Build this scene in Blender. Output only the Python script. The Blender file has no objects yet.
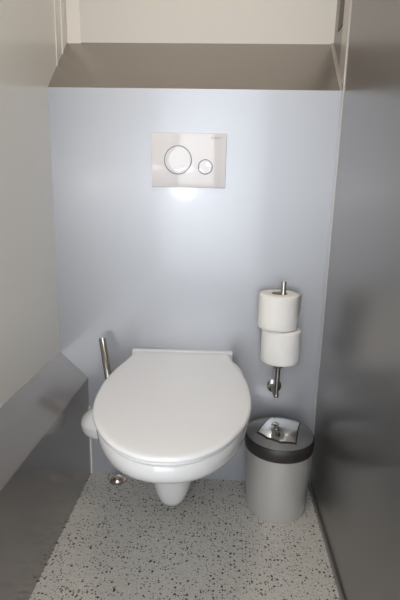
import bpy, bmesh, math, random
from mathutils import Vector, Matrix
random.seed(4)
S = bpy.context.scene
C = S.collection
PI = math.pi

# ------------------------------------------------------------------ materials
def mat(name, col, rough=.5, metal=0., coat=0., coat_rough=.05, spec=.5, emit=None, estr=0.):
    m = bpy.data.materials.new(name); m.use_nodes = True
    b = m.node_tree.nodes['Principled BSDF']
    b.inputs['Base Color'].default_value = (*col, 1)
    b.inputs['Roughness'].default_value = rough
    b.inputs['Metallic'].default_value = metal
    b.inputs['Coat Weight'].default_value = coat
    b.inputs['Coat Roughness'].default_value = coat_rough
    b.inputs['Specular IOR Level'].default_value = spec
    if emit:
        b.inputs['Emission Color'].default_value = (*emit, 1)
        b.inputs['Emission Strength'].default_value = estr
    return m

def bump(m, scale, strength, dist=.001, detail=3, stretch=(1, 1, 1)):
    nt = m.node_tree; b = nt.nodes['Principled BSDF']
    tc = nt.nodes.new('ShaderNodeTexCoord'); mp = nt.nodes.new('ShaderNodeMapping')
    mp.inputs['Scale'].default_value = stretch
    n = nt.nodes.new('ShaderNodeTexNoise'); n.inputs['Scale'].default_value = scale; n.inputs['Detail'].default_value = detail
    bp = nt.nodes.new('ShaderNodeBump'); bp.inputs['Strength'].default_value = strength; bp.inputs['Distance'].default_value = dist
    nt.links.new(tc.outputs['Object'], mp.inputs['Vector']); nt.links.new(mp.outputs[0], n.inputs['Vector'])
    nt.links.new(n.outputs['Fac'], bp.inputs['Height']); nt.links.new(bp.outputs[0], b.inputs['Normal'])
    return m

M = {}
M['laminate'] = bump(mat('silver_blue_laminate', (.43, .44, .47), .38, .48, .5, .11), 5, .03, .002)
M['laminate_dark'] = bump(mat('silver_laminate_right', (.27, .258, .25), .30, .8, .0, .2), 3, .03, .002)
M['laminate_box'] = bump(mat('silver_laminate_box', (.34, .32, .305), .19, .75, .0, .15), 7, .04, .002)
M['laminate_slope'] = bump(mat('silver_laminate_cover', (.41, .375, .345), .26, .8), 7, .04, .002)
M['cream'] = bump(mat('cream_wall_panel', (.74, .72, .67), .34, 0, .6, .14), 12, .08, .002)
M['white_wall'] = bump(mat('offwhite_wall_panel', (.64, .61, .565), .5), 12, .05, .002)
M['ceil'] = mat('ceiling_panel', (.62, .58, .52), .6)
M['trim'] = mat('aluminium_trim', (.55, .52, .49), .35, .6)
M['trim_white'] = mat('white_trim', (.78, .74, .68), .4)
M['gap'] = mat('dark_gap', (.12, .11, .10), .6)
M['ceramic'] = mat('white_ceramic', (.75, .745, .745), .12, 0, .5, .04)
M['plastic'] = mat('white_seat_plastic', (.83, .83, .84), .24, 0, .2, .12)
M['plate'] = mat('glossy_plate_plastic', (.78, .745, .755), .10, 0, .6, .03)
M['button'] = mat('button_plastic', (.78, .76, .77), .07, 0, .8, .03)
M['ring'] = mat('chrome_ring', (.06, .06, .06), .5, 0)
M['text'] = mat('grey_print', (.36, .34, .34), .5)
M['steel'] = mat('brushed_steel', (.44, .42, .39), .18, 1)
M['chrome'] = mat('polished_chrome', (.78, .76, .72), .08, 1)
M['paper'] = bump(mat('tissue_paper', (.86, .84, .81), .95, spec=.1), 90, .6, .002, 4)
M['card'] = bump(mat('cardboard', (.33, .28, .23), .9), 60, .2)
M['bin'] = mat('bin_silver_paint', (.56, .545, .52), .32, .4, .15, .2)
M['bin_lid'] = mat('bin_lid_grey', (.22, .225, .23), .36, .3)
M['band'] = bump(mat('bin_dark_band', (.030, .025, .023), .42), 40, .15)
M['mirror'] = mat('mirror_steel', (.80, .79, .77), .07, 1)
M['copper'] = mat('polished_dome', (.80, .66, .58), .10, 1)
M['black'] = mat('black_seam', (.02, .02, .02), .5)
M['bristle'] = mat('white_bristle', (.75, .75, .75), .8)
M['outside'] = mat('outside_paving', (.22, .21, .19), .9)
M['lampglass'] = mat('lamp_diffuser', (.9, .88, .84), .4, emit=(1, .86, .70), estr=6)

def floor_mat():
    m = mat('speckled_vinyl', (.5, .5, .5), .42, 0, .1, .3)
    nt = m.node_tree; b = nt.nodes['Principled BSDF']; L = nt.links.new
    tc = nt.nodes.new('ShaderNodeTexCoord')
    base = nt.nodes.new('ShaderNodeTexNoise'); base.inputs['Scale'].default_value = 260; base.inputs['Detail'].default_value = 4
    L(tc.outputs['Object'], base.inputs['Vector'])
    cr = nt.nodes.new('ShaderNodeValToRGB')
    cr.color_ramp.elements[0].position = .3; cr.color_ramp.elements[0].color = (.48, .455, .41, 1)
    cr.color_ramp.elements[1].position = .7; cr.color_ramp.elements[1].color = (.64, .61, .555, 1)
    L(base.outputs['Fac'], cr.inputs['Fac'])
    cur = cr.outputs['Color']
    def chips(scale, frac, size, col, seed):
        nonlocal cur
        mp = nt.nodes.new('ShaderNodeMapping'); mp.inputs['Location'].default_value = (seed, seed * .7, 0)
        L(tc.outputs['Object'], mp.inputs['Vector'])
        wn = nt.nodes.new('ShaderNodeTexNoise'); wn.inputs['Scale'].default_value = scale * 2.2; wn.inputs['Detail'].default_value = 1
        L(mp.outputs[0], wn.inputs['Vector'])
        mix = nt.nodes.new('ShaderNodeVectorMath'); mix.operation = 'MULTIPLY_ADD'
        mix.inputs[1].default_value = (.9 / scale,) * 3
        L(wn.outputs['Color'], mix.inputs[0]); L(mp.outputs[0], mix.inputs[2])
        v = nt.nodes.new('ShaderNodeTexVoronoi'); v.voronoi_dimensions = '2D'; v.inputs['Scale'].default_value = scale
        L(mix.outputs[0], v.inputs['Vector'])
        sep = nt.nodes.new('ShaderNodeSeparateColor'); L(v.outputs['Color'], sep.inputs[0])
        on = nt.nodes.new('ShaderNodeMath'); on.operation = 'LESS_THAN'; on.inputs[1].default_value = frac
        L(sep.outputs[0], on.inputs[0])
        sz = nt.nodes.new('ShaderNodeMath'); sz.operation = 'MULTIPLY_ADD'; sz.inputs[1].default_value = size * .75; sz.inputs[2].default_value = size * .3
        L(sep.outputs[1], sz.inputs[0])
        near = nt.nodes.new('ShaderNodeMath'); near.operation = 'LESS_THAN'
        L(v.outputs['Distance'], near.inputs[0]); L(sz.outputs[0], near.inputs[1])
        a = nt.nodes.new('ShaderNodeMath'); a.operation = 'MULTIPLY'
        L(on.outputs[0], a.inputs[0]); L(near.outputs[0], a.inputs[1])
        mx = nt.nodes.new('ShaderNodeMix'); mx.data_type = 'RGBA'
        L(a.outputs[0], mx.inputs['Factor']); L(cur, mx.inputs['A']); mx.inputs['B'].default_value = (*col, 1)
        cur = mx.outputs['Result']
    chips(150, .30, .34, (.66, .63, .57), 3)
    chips(210, .16, .30, (.15, .14, .13), 8)
    chips(150, .30, .30, (.030, .028, .03), 1)
    chips(95, .30, .30, (.015, .02, .022), 5)
    L(cur, b.inputs['Base Color'])
    return m
M['floor'] = floor_mat()

# ------------------------------------------------------------------ mesh helpers
def obj(name, bm, m, parent=None, smooth=True, angle=40):
    bmesh.ops.recalc_face_normals(bm, faces=bm.faces[:])
    me = bpy.data.meshes.new(name); bm.to_mesh(me); bm.free()
    me.materials.append(m)
    if smooth:
        for p in me.polygons: p.use_smooth = True
        try: me.set_sharp_from_angle(angle=math.radians(angle))
        except Exception: pass
    o = bpy.data.objects.new(name, me); C.objects.link(o)
    if parent: o.parent = parent
    return o

def empty(name, loc, rot=(0, 0, 0)):
    o = bpy.data.objects.new(name, None); C.objects.link(o)
    o.location = loc; o.rotation_euler = rot; o.empty_display_size = .05
    return o

def tag(o, label, cat, group=None):
    o['label'] = label; o['category'] = cat
    if group: o['group'] = group
    return o

def struct(name, bm, m, smooth=False, parent=None):
    o = obj(name, bm, m, parent, smooth)
    if not parent: o['kind'] = 'structure'
    return o

def add_box(bm, x0, x1, y0, y1, z0, z1, bev=0, seg=2):
    r = bmesh.ops.create_cube(bm, size=1)
    for v in r['verts']:
        v.co = Vector(((x0 + x1) / 2 + v.co.x * (x1 - x0), (y0 + y1) / 2 + v.co.y * (y1 - y0), (z0 + z1) / 2 + v.co.z * (z1 - z0)))
    if bev:
        es = list({e for v in r['verts'] for e in v.link_edges})
        bmesh.ops.bevel(bm, geom=es, offset=bev, segments=seg, profile=.6, affect='EDGES')
    return bm
def box(*a, **k): return add_box(bmesh.new(), *a, **k)

def prism_x(pts, x0, x1):   # pts: (y, z) outline extruded along x
    bm = bmesh.new()
    a = [bm.verts.new((x0, y, z)) for y, z in pts]; b = [bm.verts.new((x1, y, z)) for y, z in pts]
    bm.faces.new(a); bm.faces.new(b[::-1])
    for i in range(len(pts)): j = (i + 1) % len(pts); bm.faces.new((a[i], a[j], b[j], b[i]))
    return bm
def prism_y(pts, y0, y1):   # pts: (x, z)
    bm = bmesh.new()
    a = [bm.verts.new((x, y0, z)) for x, z in pts]; b = [bm.verts.new((x, y1, z)) for x, z in pts]
    bm.faces.new(a); bm.faces.new(b[::-1])
    for i in range(len(pts)): j = (i + 1) % len(pts); bm.faces.new((a[i], a[j], b[j], b[i]))
    return bm

def add_lathe(bm, prof, seg=64, closed=False, mtx=None, jitter=None):
    # prof: (r, z) list; r == 0 collapses to a point
    rings = []
    for r, z in prof:
        if r < 1e-7: ring = [bm.verts.new((0, 0, z))]
        else:
            ring = []
            for k in range(seg):
                a = 2 * PI * k / seg
                rr = r * (jitter(a, z) if jitter else 1)
                ring.append(bm.verts.new((rr * math.cos(a), rr * math.sin(a), z)))
        rings.append(ring)
    pairs = list(zip(rings[:-1], rings[1:]))
    if closed: pairs.append((rings[-1], rings[0]))
    for A, B in pairs:
        for k in range(seg):
            j = (k + 1) % seg
            if len(A) == 1 and len(B) == 1: break
            if len(A) == 1: bm.faces.new((A[0], B[k], B[j]))
            elif len(B) == 1: bm.faces.new((A[k], A[j], B[0]))
            else: bm.faces.new((A[k], A[j], B[j], B[k]))
    if mtx is not None:
        for ring in rings:
            for v in ring: v.co = mtx @ v.co
    return bm
def lathe(prof, **k): return add_lathe(bmesh.new(), prof, **k)

def add_tube(bm, pts, r, seg=16, caps=True):
    pts = [Vector(p) for p in pts]; n = len(pts); rs = r if isinstance(r, (list, tuple)) else [r] * n
    prev = None; rings = []
    for i, p in enumerate(pts):
        t = (pts[min(i + 1, n - 1)] - pts[max(i - 1, 0)]).normalized()
        if prev is None:
            s = t.orthogonal().normalized()
        else:
            s = (prev - t * prev.dot(t)).normalized()
        prev = s; u = t.cross(s)
        rings.append([bm.verts.new(p + (s * math.cos(2 * PI * k / seg) + u * math.sin(2 * PI * k / seg)) * rs[i]) for k in range(seg)])
    for A, B in zip(rings[:-1], rings[1:]):
        for k in range(seg): j = (k + 1) % seg; bm.faces.new((A[k], A[j], B[j], B[k]))
    if caps: bm.faces.new(rings[0][::-1]); bm.faces.new(rings[-1])
    return bm

def catmull(pts, n=10, closed=False):
    out = []; m = len(pts)
    for i in range(m if closed else m - 1):
        if closed: p = [pts[(i + k - 1) % m] for k in range(4)]
        else: p = [pts[max(0, min(m - 1, i + k - 1))] for k in range(4)]
        for s in range(n):
            t = s / n
            out.append(tuple(.5 * ((2 * b) + (-a + c) * t + (2 * a - 5 * b + 4 * c - d) * t * t + (-a + 3 * b - 3 * c + d) * t ** 3)
                             for a, b, c, d in zip(*p)))
    if not closed: out.append(tuple(pts[-1]))
    return out

# ------------------------------------------------------------------ measures of the cabin (metres)
W = .834; T = 1.232; YF = -1.80; ZC = 2.16
BY = .182; BZ = 1.404            # top edge of the sloped cover
X1 = .0888; Z1 = .436; Z2 = .351  # pipe boxing on the left

# ------------------------------------------------------------------ setting
struct('floor', box(-.06, W + .06, YF - .06, .24, -.05, 0), M['floor'])
struct('ceiling', box(-.06, W + .06, YF - .06, .24, ZC, ZC + .05), M['ceil'])
struct('wall_left', box(-.05, 0, YF, .24, 0, ZC), M['cream'])
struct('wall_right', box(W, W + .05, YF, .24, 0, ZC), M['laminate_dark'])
struct('wall_back', box(0, W, 0, .03, 0, T), M['laminate'])
struct('wall_back_upper', box(0, W, BY, .24, 1.2, ZC), M['white_wall'])
struct('trim_1', prism_x([(0, T), (.012, T), (BY, BZ - .012), (BY, BZ), (0, T + .0005)], 0, W), M['laminate_slope'])
# boxing along the left wall: sloped top and upright face
struct('trim_2', prism_y([(0, Z1), (X1, Z2), (X1, 0), (X1 - .012, 0), (X1 - .012, Z2 - .008), (0, Z1 - .014)], YF, 0), M['laminate_box'])
# white corner strips at the upper left
struct('trim_3', box(0, .003, .131, .137, T + .08, ZC), M['trim_white'])
struct('trim_4', box(0, .002, .081, .085, T + .05, ZC), M['trim_white'])
struct('trim_5', box(.003, .045, BY - .004, BY, BZ - .004, ZC), M['trim_white'])
# corner profile between the back panel and the right wall
struct('trim_6', box(W - .0105, W - .0045, -.003, 0, 0, T), M['laminate'])
struct('trim_7', box(W - .0025, W, -.005, -.0005, .02, ZC), M['trim'])
struct('trim_11', box(X1, X1 + .0035, -.0025, 0, 0, .25), M['trim_white'])
# profiles on the right wall above the sloped cover
struct('trim_8', prism_x([(-.0, T), (.006, T + .008), (BY, BZ + .003), (BY, BZ)], W - .010, W), M['trim'])
struct('trim_9', box(W - .003, W, -.0005, .065, T + .02, ZC), M['trim'])
struct('trim_10', box(W - .002, W, .066, .130, T + .19, ZC), M['gap'])
struct('baseboard_right', box(W - .006, W, YF, 0, 0, .020, bev=.0015), M['laminate_dark'])
# door side behind the camera: frame with the door standing open
struct('wall_front', add_box(add_box(box(-.05, .06, YF - .05, YF, 0, ZC), W - .06, W + .05, YF - .05, YF, 0, ZC), .06, W - .06, YF - .05, YF, 2.02, ZC), M['white_wall'])
struct('floor_outside', box(-3, 4, -6, YF - .062, -.35, -.30), M['outside'])

# ------------------------------------------------------------------ toilet
ty = empty('wall_hung_toilet', (.397, 0, 0), (0, 0, math.radians(2.0)))
tag(ty, 'white wall-hung toilet with its lid closed on the grey back panel', 'toilet')
# lid outline half widths against y (local, wall at y = 0)
HALF = [(-.024, .128), (-.033, .146), (-.065, .1535), (-.12, .165), (-.18, .179), (-.25, .1885), (-.31, .1905), (-.37, .188), (-.43, .178),
        (-.48, .161), (-.53, .135), (-.57, .104), (-.60, .066), (-.614, .030), (-.617, 0)]
def outline(inset=0, shift=0):
    r = catmull(HALF, 5); pts = [(w, y) for y, w in r] + [(-w, y) for y, w in r[-2::-1]]
    n = len(pts); out = []
    for i, (x, y) in enumerate(pts):
        a = pts[i - 1]; b = pts[(i + 1) % n]
        t = Vector((b[0] - a[0], b[1] - a[1]))
        if t.length < 1e-9: t = Vector((1, 0))
        t.normalize(); nx, ny = -t.y, t.x          # pointing inwards or outwards, fixed below
        cx, cy = 0, -.32
        if (cx - x) * nx + (cy - y) * ny < 0: nx, ny = -nx, -ny
        out.append((x + nx * inset, y + ny * inset + shift))
    return out
def slab(levels):     # levels: (inset, z) rings
    bm = bmesh.new(); rings = []
    for ins, z in levels:
        rings.append([bm.verts.new((x, y, z(x, y) if callable(z) else z)) for x, y in outline(ins)])
    n = len(rings[0])
    for A, B in zip(rings[:-1], rings[1:]):
        for k in range(n): j = (k + 1) % n; bm.faces.new((A[k], A[j], B[j], B[k]))
    bm.faces.new(rings[0][::-1])
    return bm, rings
def cap(bm, ring, levels):     # levels: (scale, z) rings about the ring's centre
    cx, cy = 0, -.32; n = len(ring); base = [v.co.copy() for v in ring]; A = ring
    for sc, z in levels:
        B = [bm.verts.new((cx + (p.x - cx) * sc, cy + (p.y - cy) * sc, z)) for p in base]
        for k in range(n): j = (k + 1) % n; bm.faces.new((A[k], A[j], B[j], B[k]))
        A = B
    c = bm.verts.new((cx, cy, levels[-1][1] + .0001))
    for k in range(n): bm.faces.new((A[k], A[(k + 1) % n], c))
SEATZ = .4416
bm, rg = slab([(.012, .4500), (.0015, .4500), (0, .4512), (0, .4550), (.0012, .4578), (.0035, .4596), (.007, .4608), (.013, .4616)])
cap(bm, rg[-1], [(.9, .4624), (.75, .4636), (.5, .4646), (.25, .4650)])
lid = obj('lid', bm, M['plastic'], ty, angle=60)
# seat ring just below, very slightly wider
bm, rg = slab([(.02, SEATZ), (.006, SEATZ + .0002), (.0040, SEATZ + .0015), (.0040, SEATZ + .0062), (.006, SEATZ + .0078)])
cap(bm, rg[-1], [(.8, SEATZ + .0080)])
obj('seat', bm, M['plastic'], ty, angle=60)
# hinge ledge at the wall
bm = box(-.157, .160, -.0225, -.001, .425, .4615, bev=.003, seg=3)
obj('hinge_bar', bm, M['plastic'], ty)
# ceramic bowl: stacked ovals, front and back y and half width per level
LV = [  # z, yfront, yback, halfwidth, squareness of the back
    (.4380, -.596, 0, .1760), (.4412, -.604, 0, .1825), (.4408, -.611, 0, .1872), (.437, -.6145, 0, .1895), (.420, -.615, 0, .1900), (.408, -.611, 0, .1898), (.396, -.600, 0, .189), (.382, -.580, 0, .186), (.365, -.550, 0, .182),
    (.345, -.514, 0, .176), (.323, -.476, 0, .167), (.302, -.440, 0, .154), (.284, -.406, 0, .137), (.270, -.372, 0, .116), (.258, -.336, 0, .092), (.248, -.304, 0, .078),
    (.235, -.274, 0, .073), (.210, -.255, 0, .071), (.170, -.247, 0, .0695), (.130, -.241, 0, .066), (.095, -.233, 0, .060), (.065, -.222, 0, .051),
    (.044, -.207, 0, .040), (.034, -.188, 0, .028)]
bm = bmesh.new(); rings = []; NB = 80
for z, yf, yb, w in LV:
    ring = []
    L_ = yb - yf; q = min(1, max(0, (.27 - z) / .06)); ef = .98 - .33 * q; ex = .92 - .17 * q; dx = -.014 * q
    yc = yf + L_ * .56; a_f = yc - yf; a_b = yb - yc
    for k in range(NB):
        t = 2 * PI * k / NB; c, s = math.cos(t), math.sin(t)
        if s < 0: x = w * math.copysign(abs(c) ** ex, c); y = yc - a_f * abs(s) ** ef
        else: x = w * math.copysign(abs(c) ** .42, c); y = yc + a_b * abs(s) ** .55
        ring.append(bm.verts.new((x + dx, min(y, -.0005), z)))
    rings.append(ring)
for A, B in zip(rings[:-1], rings[1:]):
    for k in range(NB): j = (k + 1) % NB; bm.faces.new((A[k], A[j], B[j], B[k]))
bm.faces.new(rings[0]); bm.faces.new(rings[-1][::-1])
bowl = obj('bowl', bm, M['ceramic'], ty, angle=75)

# ------------------------------------------------------------------ flush plate
fp = empty('flush_plate', (.408, 0, 1.0385))
tag(fp, 'glossy light flush plate with two round buttons on the back panel', 'flush plate')
obj('plate', box(-.1075, .1075, -.010, .0012, -.0755, .0755, bev=.002), M['plate'], fp)
RX = Matrix.Rotation(PI / 2, 4, 'X')
def button(nm, x, z, r):
    mt = Matrix.Translation((x, -.010, z)) @ RX
    b = obj(nm, lathe([(r - .0022, -.001), (r - .0024, .0009), (r - .004, .0014), (r * .6, .0009), (r * .25, .0004), (0, .0002)], seg=64, mtx=mt), M['button'], fp, angle=50)
    obj('rim', lathe([(r - .0024, -.001), (r - .0024, .0004), (r - .0004, .0004), (r - .0004, -.001)], seg=64, closed=True, mtx=mt), M['ring'], b)
button('large_button', -.0305, .0005, .0405)
button('small_button', .0490, -.0170, .0215)
cu = bpy.data.curves.new('maker_name', 'FONT'); cu.body = 'GEBERIT'; cu.size = .0088; cu.extrude = .0001; cu.align_x = 'LEFT'; cu.space_character = 1.05
to = bpy.data.objects.new('maker_name', cu); C.objects.link(to)
bpy.context.view_layer.update()
me = bpy.data.meshes.new_from_object(to.evaluated_get(bpy.context.evaluated_depsgraph_get()))
C.objects.unlink(to); bpy.data.objects.remove(to)
me.materials.append(M['text'])
to = bpy.data.objects.new('maker_name', me); C.objects.link(to); to.parent = fp
to.location = (.063, -.0102, .0595); to.rotation_euler = (PI / 2, 0, 0)

# ------------------------------------------------------------------ spare roll holder with two rolls
hx, hy = .695, -.068
h = empty('toilet_roll_holder', (hx, 0, .352)); tag(h, 'steel upright holder rod on a round wall plate carrying the paper rolls', 'toilet roll holder')
WP = [(0, -.001), (.021, -.001), (.023, .001), (.023, .004), (.020, .0065), (0, .0070)]
obj('wall_plate', lathe([(r, z) for r, z in WP], seg=40, mtx=RX), M['steel'], h)
bm = bmesh.new()
arm = catmull([(-.007, -.006, .002), (-.007, -.030, .002), (-.004, -.055, -.003), (0, -.067, -.003), (0, hy - .001, .010), (0, hy, .030)], 8)
add_tube(bm, arm, .0062, 16)
obj('arm', bm, M['steel'], h)
bm = bmesh.new(); add_tube(bm, [(0, hy, .030), (0, hy, .20), (.001, hy, .350), (.001, hy, .3525)], [.0075, .0075, .0075, .0055], 20)
obj('rod', bm, M['steel'], h)
obj('collar', lathe([(.0070, .040), (.013, .041), (.0145, .044), (.013, .047), (.0070, .048)], seg=32, closed=True, mtx=Matrix.Translation((0, hy, .048))), M['steel'], h)
bm = bmesh.new(); bmesh.ops.create_uvsphere(bm, u_segments=20, v_segments=12, radius=.0085)
for v in bm.verts: v.co += Vector((0, -.067, -.004))
obj('joint', bm, M['steel'], h)

def roll(nm, loc, rot, rad, hgt, seed, tail):
    rnd = random.Random(seed); ph = [rnd.uniform(0, 6.28) for _ in range(6)]
    t = empty(nm, loc, rot)
    def jit(a, z): return 1 + .006 * math.sin(2 * a + ph[0] + z * 9) + .004 * math.sin(3 * a + ph[1]) + .002 * math.sin(11 * a + ph[2] + z * 60) + .0025 * math.sin(z * 120 + ph[3])
    pr = [(.0225, .002), (.024, 0), (rad - .006, .0003), (rad - .0015, .002), (rad, .006)]
    pr += [(rad, .006 + (hgt - .012) * k / 12) for k in range(1, 13)]
    pr += [(rad - .0015, hgt - .002), (rad - .006, hgt - .0002), (.040, hgt - .0008), (.024, hgt - .001), (.0225, hgt - .003)]
    obj('paper', lathe(pr, seg=96, closed=True, jitter=jit), M['paper'], t, angle=50)
    obj('cardboard_tube', lathe([(.0225, .001), (.0225, hgt - .001), (.0212, hgt - .001), (.0212, .001)], seg=48, closed=True), M['card'], t)
    if tail:   # torn loose sheet standing off the right side
        bm = bmesh.new(); nu, nv = 10, 9; g = []
        for i in range(nu + 1):
            row = []
            for j in range(nv + 1):
                a = math.radians(-40 + 66 * i / nu); v = j / nv
                off = .0015 + .024 * max(0, (i / nu - .35)) ** 1.5 * (1 + .5 * math.sin(7 * v + i * .8)) + .0015 * math.sin(9 * v + 2 * i)* (i / nu)
                top = hgt - .001 - .002 * math.sin(i * 1.1); bot = hgt - .050 + .012 * math.sin(i * .9 + 1) - .004 * (i / nu)
                r_ = rad + off; row.append(bm.verts.new((r_ * math.cos(a), r_ * math.sin(a), top + (bot - top) * v)))
            g.append(row)
        for i in range(nu):
            for j in range(nv): bm.faces.new((g[i][j], g[i + 1][j], g[i + 1][j + 1], g[i][j + 1]))
        bmesh.ops.solidify(bm, geom=bm.faces[:], thickness=.0006)
        obj('loose_sheet', bm, M['paper'], t, angle=80)
    return t
zb = .352 + .108 + .001
tag(roll('toilet_roll', (.6985, hy, zb), (0, math.radians(-.3), 0), .0575, .103, 1, False),
    'lower of the two white toilet rolls, right above the holder arm', 'toilet roll', 'toilet rolls on the holder rod')
tag(roll('toilet_roll', (.6850, hy, zb + .1045), (math.radians(.3), math.radians(.2), 0), .0580, .104, 2, True),
    'upper white toilet roll with a torn loose sheet and the rod tip showing', 'toilet roll', 'toilet rolls on the holder rod')

# ------------------------------------------------------------------ pedal-less bin
bn = empty('waste_bin', (.707, -.110, 0)); tag(bn, 'small round grey bin with dark rim band and mirror flap beside the toilet', 'bin')
obj('body', lathe([(0, .004), (.084, .004), (.0865, 0), (.0895, .0015), (.091, .006), (.0935, .05), (.0965, .12), (.1000, .214), (.0980, .2145), (.0945, .12), (.0915, .05), (.089, .01), (0, .010)], seg=96), M['bin'], bn)
obj('rim_band', lathe([(.0985, .208), (.1025, .2065), (.1037, .209), (.1042, .224), (.1035, .242), (.1005, .2455), (.0985, .2435)], seg=96, closed=True), M['band'], bn)
HS = lambda r: .246 + .030 * (1 - (r / .1005) ** 2)
prof = [(.0985, .239)] + [(r, HS(r)) for r in (.0995, .097, .092, .085, .075, .065, .055, .045, .035, .025, .015, .007)] + [(0, HS(0))]
obj('lid', lathe(prof, seg=96), M['bin_lid'], bn)
# flap: tapered plate with rounded front, framed by a black seam
fl = [(-.067, -.028), (-.042, -.058), (-.006, -.0745), (.036, -.0725), (.050, -.015), (.066, .044), (.060, .064), (.020, .074), (-.012, .070), (-.038, .020)]
def plate_from(pts, z0, th, sc=1.):     # follows the dome of the lid
    cx = sum(p[0] for p in pts) / len(pts); cy = sum(p[1] for p in pts) / len(pts)
    dense = []
    for i in range(len(pts)):
        a, b = pts[i], pts[(i + 1) % len(pts)]
        dense += [(a[0] + (b[0] - a[0]) * t / 4, a[1] + (b[1] - a[1]) * t / 4) for t in range(4)]
    bm = bmesh.new(); rings = []
    lv = [(sc, z0)] + [(sc * k / 8, z0 + th) for k in range(8, 0, -1)]
    for q, dz in lv:
        ring = []
        for x, y in dense:
            X, Y = cx + (x - cx) * q, cy + (y - cy) * q
            ring.append(bm.verts.new((X, Y, HS(math.hypot(X, Y)) + dz)))
        rings.append(ring)
    n = len(dense)
    for A, B in zip(rings[:-1], rings[1:]):
        for k in range(n): j = (k + 1) % n; bm.faces.new((A[k], A[j], B[j], B[k]))
    c = bm.verts.new((cx, cy, HS(math.hypot(cx, cy)) + z0 + th))
    for k in range(n): bm.faces.new((rings[-1][k], rings[-1][(k + 1) % n], c))
    return bm
obj('flap', plate_from(fl, -.001, .0026), M['mirror'], bn, smooth=True, angle=30)
obj('flap_seam', plate_from(fl, -.001, .0016, 1.075), M['black'], bn, smooth=False)

# ------------------------------------------------------------------ toilet brush in its wall cup
cupc = Vector((.178, -.155, .228))
cp = empty('brush_holder', cupc); tag(cp, 'white rounded toilet brush holder half hidden behind the left of the toilet', 'toilet brush holder')
obj('cup', lathe([(0, .008), (.026, .010), (.046, .017), (.058, .028), (.0625, .040), (.0635, .052), (.0615, .054), (.060, .044), (.054, .033), (.042, .022), (.02, .0155), (0, .0145)], seg=64), M['ceramic'], cp)
obj('bracket', box(-.010, .010, .045, .1545, .034, .044, bev=.002), M['steel'], cp)
br = empty('toilet_brush', (.178, -.155, .234)); tag(br, 'toilet brush with an upright steel handle, standing in its holder left of the toilet', 'toilet brush')
bm = bmesh.new(); add_tube(bm, [(0, 0, .030), (.002, .001, .064), (.013, .018, .09), (.0065, .054, .150), (-.0265, .112, .264), (-.027, .1135, .267)], [.0080, .0080, .0090, .0104, .0114, .0100], 24)
obj('handle', bm, M['steel'], br)
rs = [(0, .0095), (.018, .0100), (.028, .014), (.030, .022), (.027, .030), (.014, .036), (0, .037)]
obj('splash_cap', lathe([(0, .0915), (.026, .0895), (.044, .083), (.0565, .072), (.0625, .060), (.0632, .0556), (.0605, .0552), (.053, .062), (.040, .075), (.024, .083), (0, .085)], seg=64, mtx=Matrix.Translation((0, 0, -.006))), M['ceramic'], br)
obj('brush_head', lathe(rs, seg=40, jitter=lambda a, z: 1 + .05 * math.sin(20 * a)), M['bristle'], br)

# ------------------------------------------------------------------ shiny dome on the floor
dm = empty('floor_stud', (.190, -.036, 0)); tag(dm, 'small shiny metal dome on the floor in the left back corner', 'floor stud')
obj('dome', lathe([(.0, .0180)] + [(.0205 * math.sin(t), .003 + .015 * math.cos(t)) for t in [PI / 2 * k / 9 for k in range(1, 10)]] + [(.0205, .001), (0, .001)], seg=48), M['copper'], dm, angle=60)
obj('base_ring', lathe([(.0, 0), (.0265, 0), (.0270, .0012), (.0250, .0028), (.0180, .0032), (0, .0032)], seg=48), M['steel'], dm)

# ------------------------------------------------------------------ ceiling lamp (behind the camera, over the visitor)
lp = empty('ceiling_lamp', (.42, -.75, ZC)); tag(lp, 'round flat ceiling lamp overhead, outside the photo', 'lamp')
obj('lamp_base', lathe([(0, 0), (.14, 0), (.14, -.02), (.13, -.022), (0, -.022)], seg=48), M['trim_white'], lp)
obj('diffuser', lathe([(.128, -.022), (.125, -.04), (.09, -.055), (0, -.06)], seg=48), M['lampglass'], lp)

# ------------------------------------------------------------------ light
def light(kind, nm, loc, power, col, **k):
    d = bpy.data.lights.new(nm, kind); d.energy = power; d.color = col
    for a, v in k.items(): setattr(d, a, v)
    o = bpy.data.objects.new(nm, d); C.objects.link(o); o.location = loc
    return o
LA = light('POINT', 'ceiling_lamp_light', (.42, -.75, ZC - .12), 8.5, (1, .92, .83), shadow_soft_size=.09)
FL = light('SPOT', 'camera_flash', (.27, -1.38, 1.0), 5.4, (1.0, .97, .95), shadow_soft_size=.07, spot_size=math.radians(150), spot_blend=.8)
FL.rotation_euler = (math.radians(82), 0, 0)
w = bpy.data.worlds.new('World'); S.world = w; w.use_nodes = True
bg = w.node_tree.nodes['Background']; bg.inputs[0].default_value = (.90, .95, 1.0, 1); bg.inputs[1].default_value = 4.1

# ------------------------------------------------------------------ camera
cd = bpy.data.cameras.new('camera'); cam = bpy.data.objects.new('camera', cd); C.objects.link(cam)
r = Vector((0.9981713, 0.05571851, 0.02344166)); u = Vector((-0.03519147, 0.22032911, 0.97479056)); f = Vector((-0.04914899, 0.97383291, -0.22188701))
mw = Matrix.Identity(4)
for i in range(3): mw[i][0] = r[i]; mw[i][1] = u[i]; mw[i][2] = -f[i]
mw.translation = (.519, -1.36, .9344)
cam.matrix_world = mw
cd.sensor_fit = 'VERTICAL'; cd.sensor_height = 36; cd.lens = 449.3 / 600 * 36; cd.clip_start = .02
S.camera = cam
S.view_settings.view_transform = 'Standard'; S.view_settings.look = 'None'; S.view_settings.exposure = 0; S.view_settings.gamma = 1
S.view_settings.use_curve_mapping = False
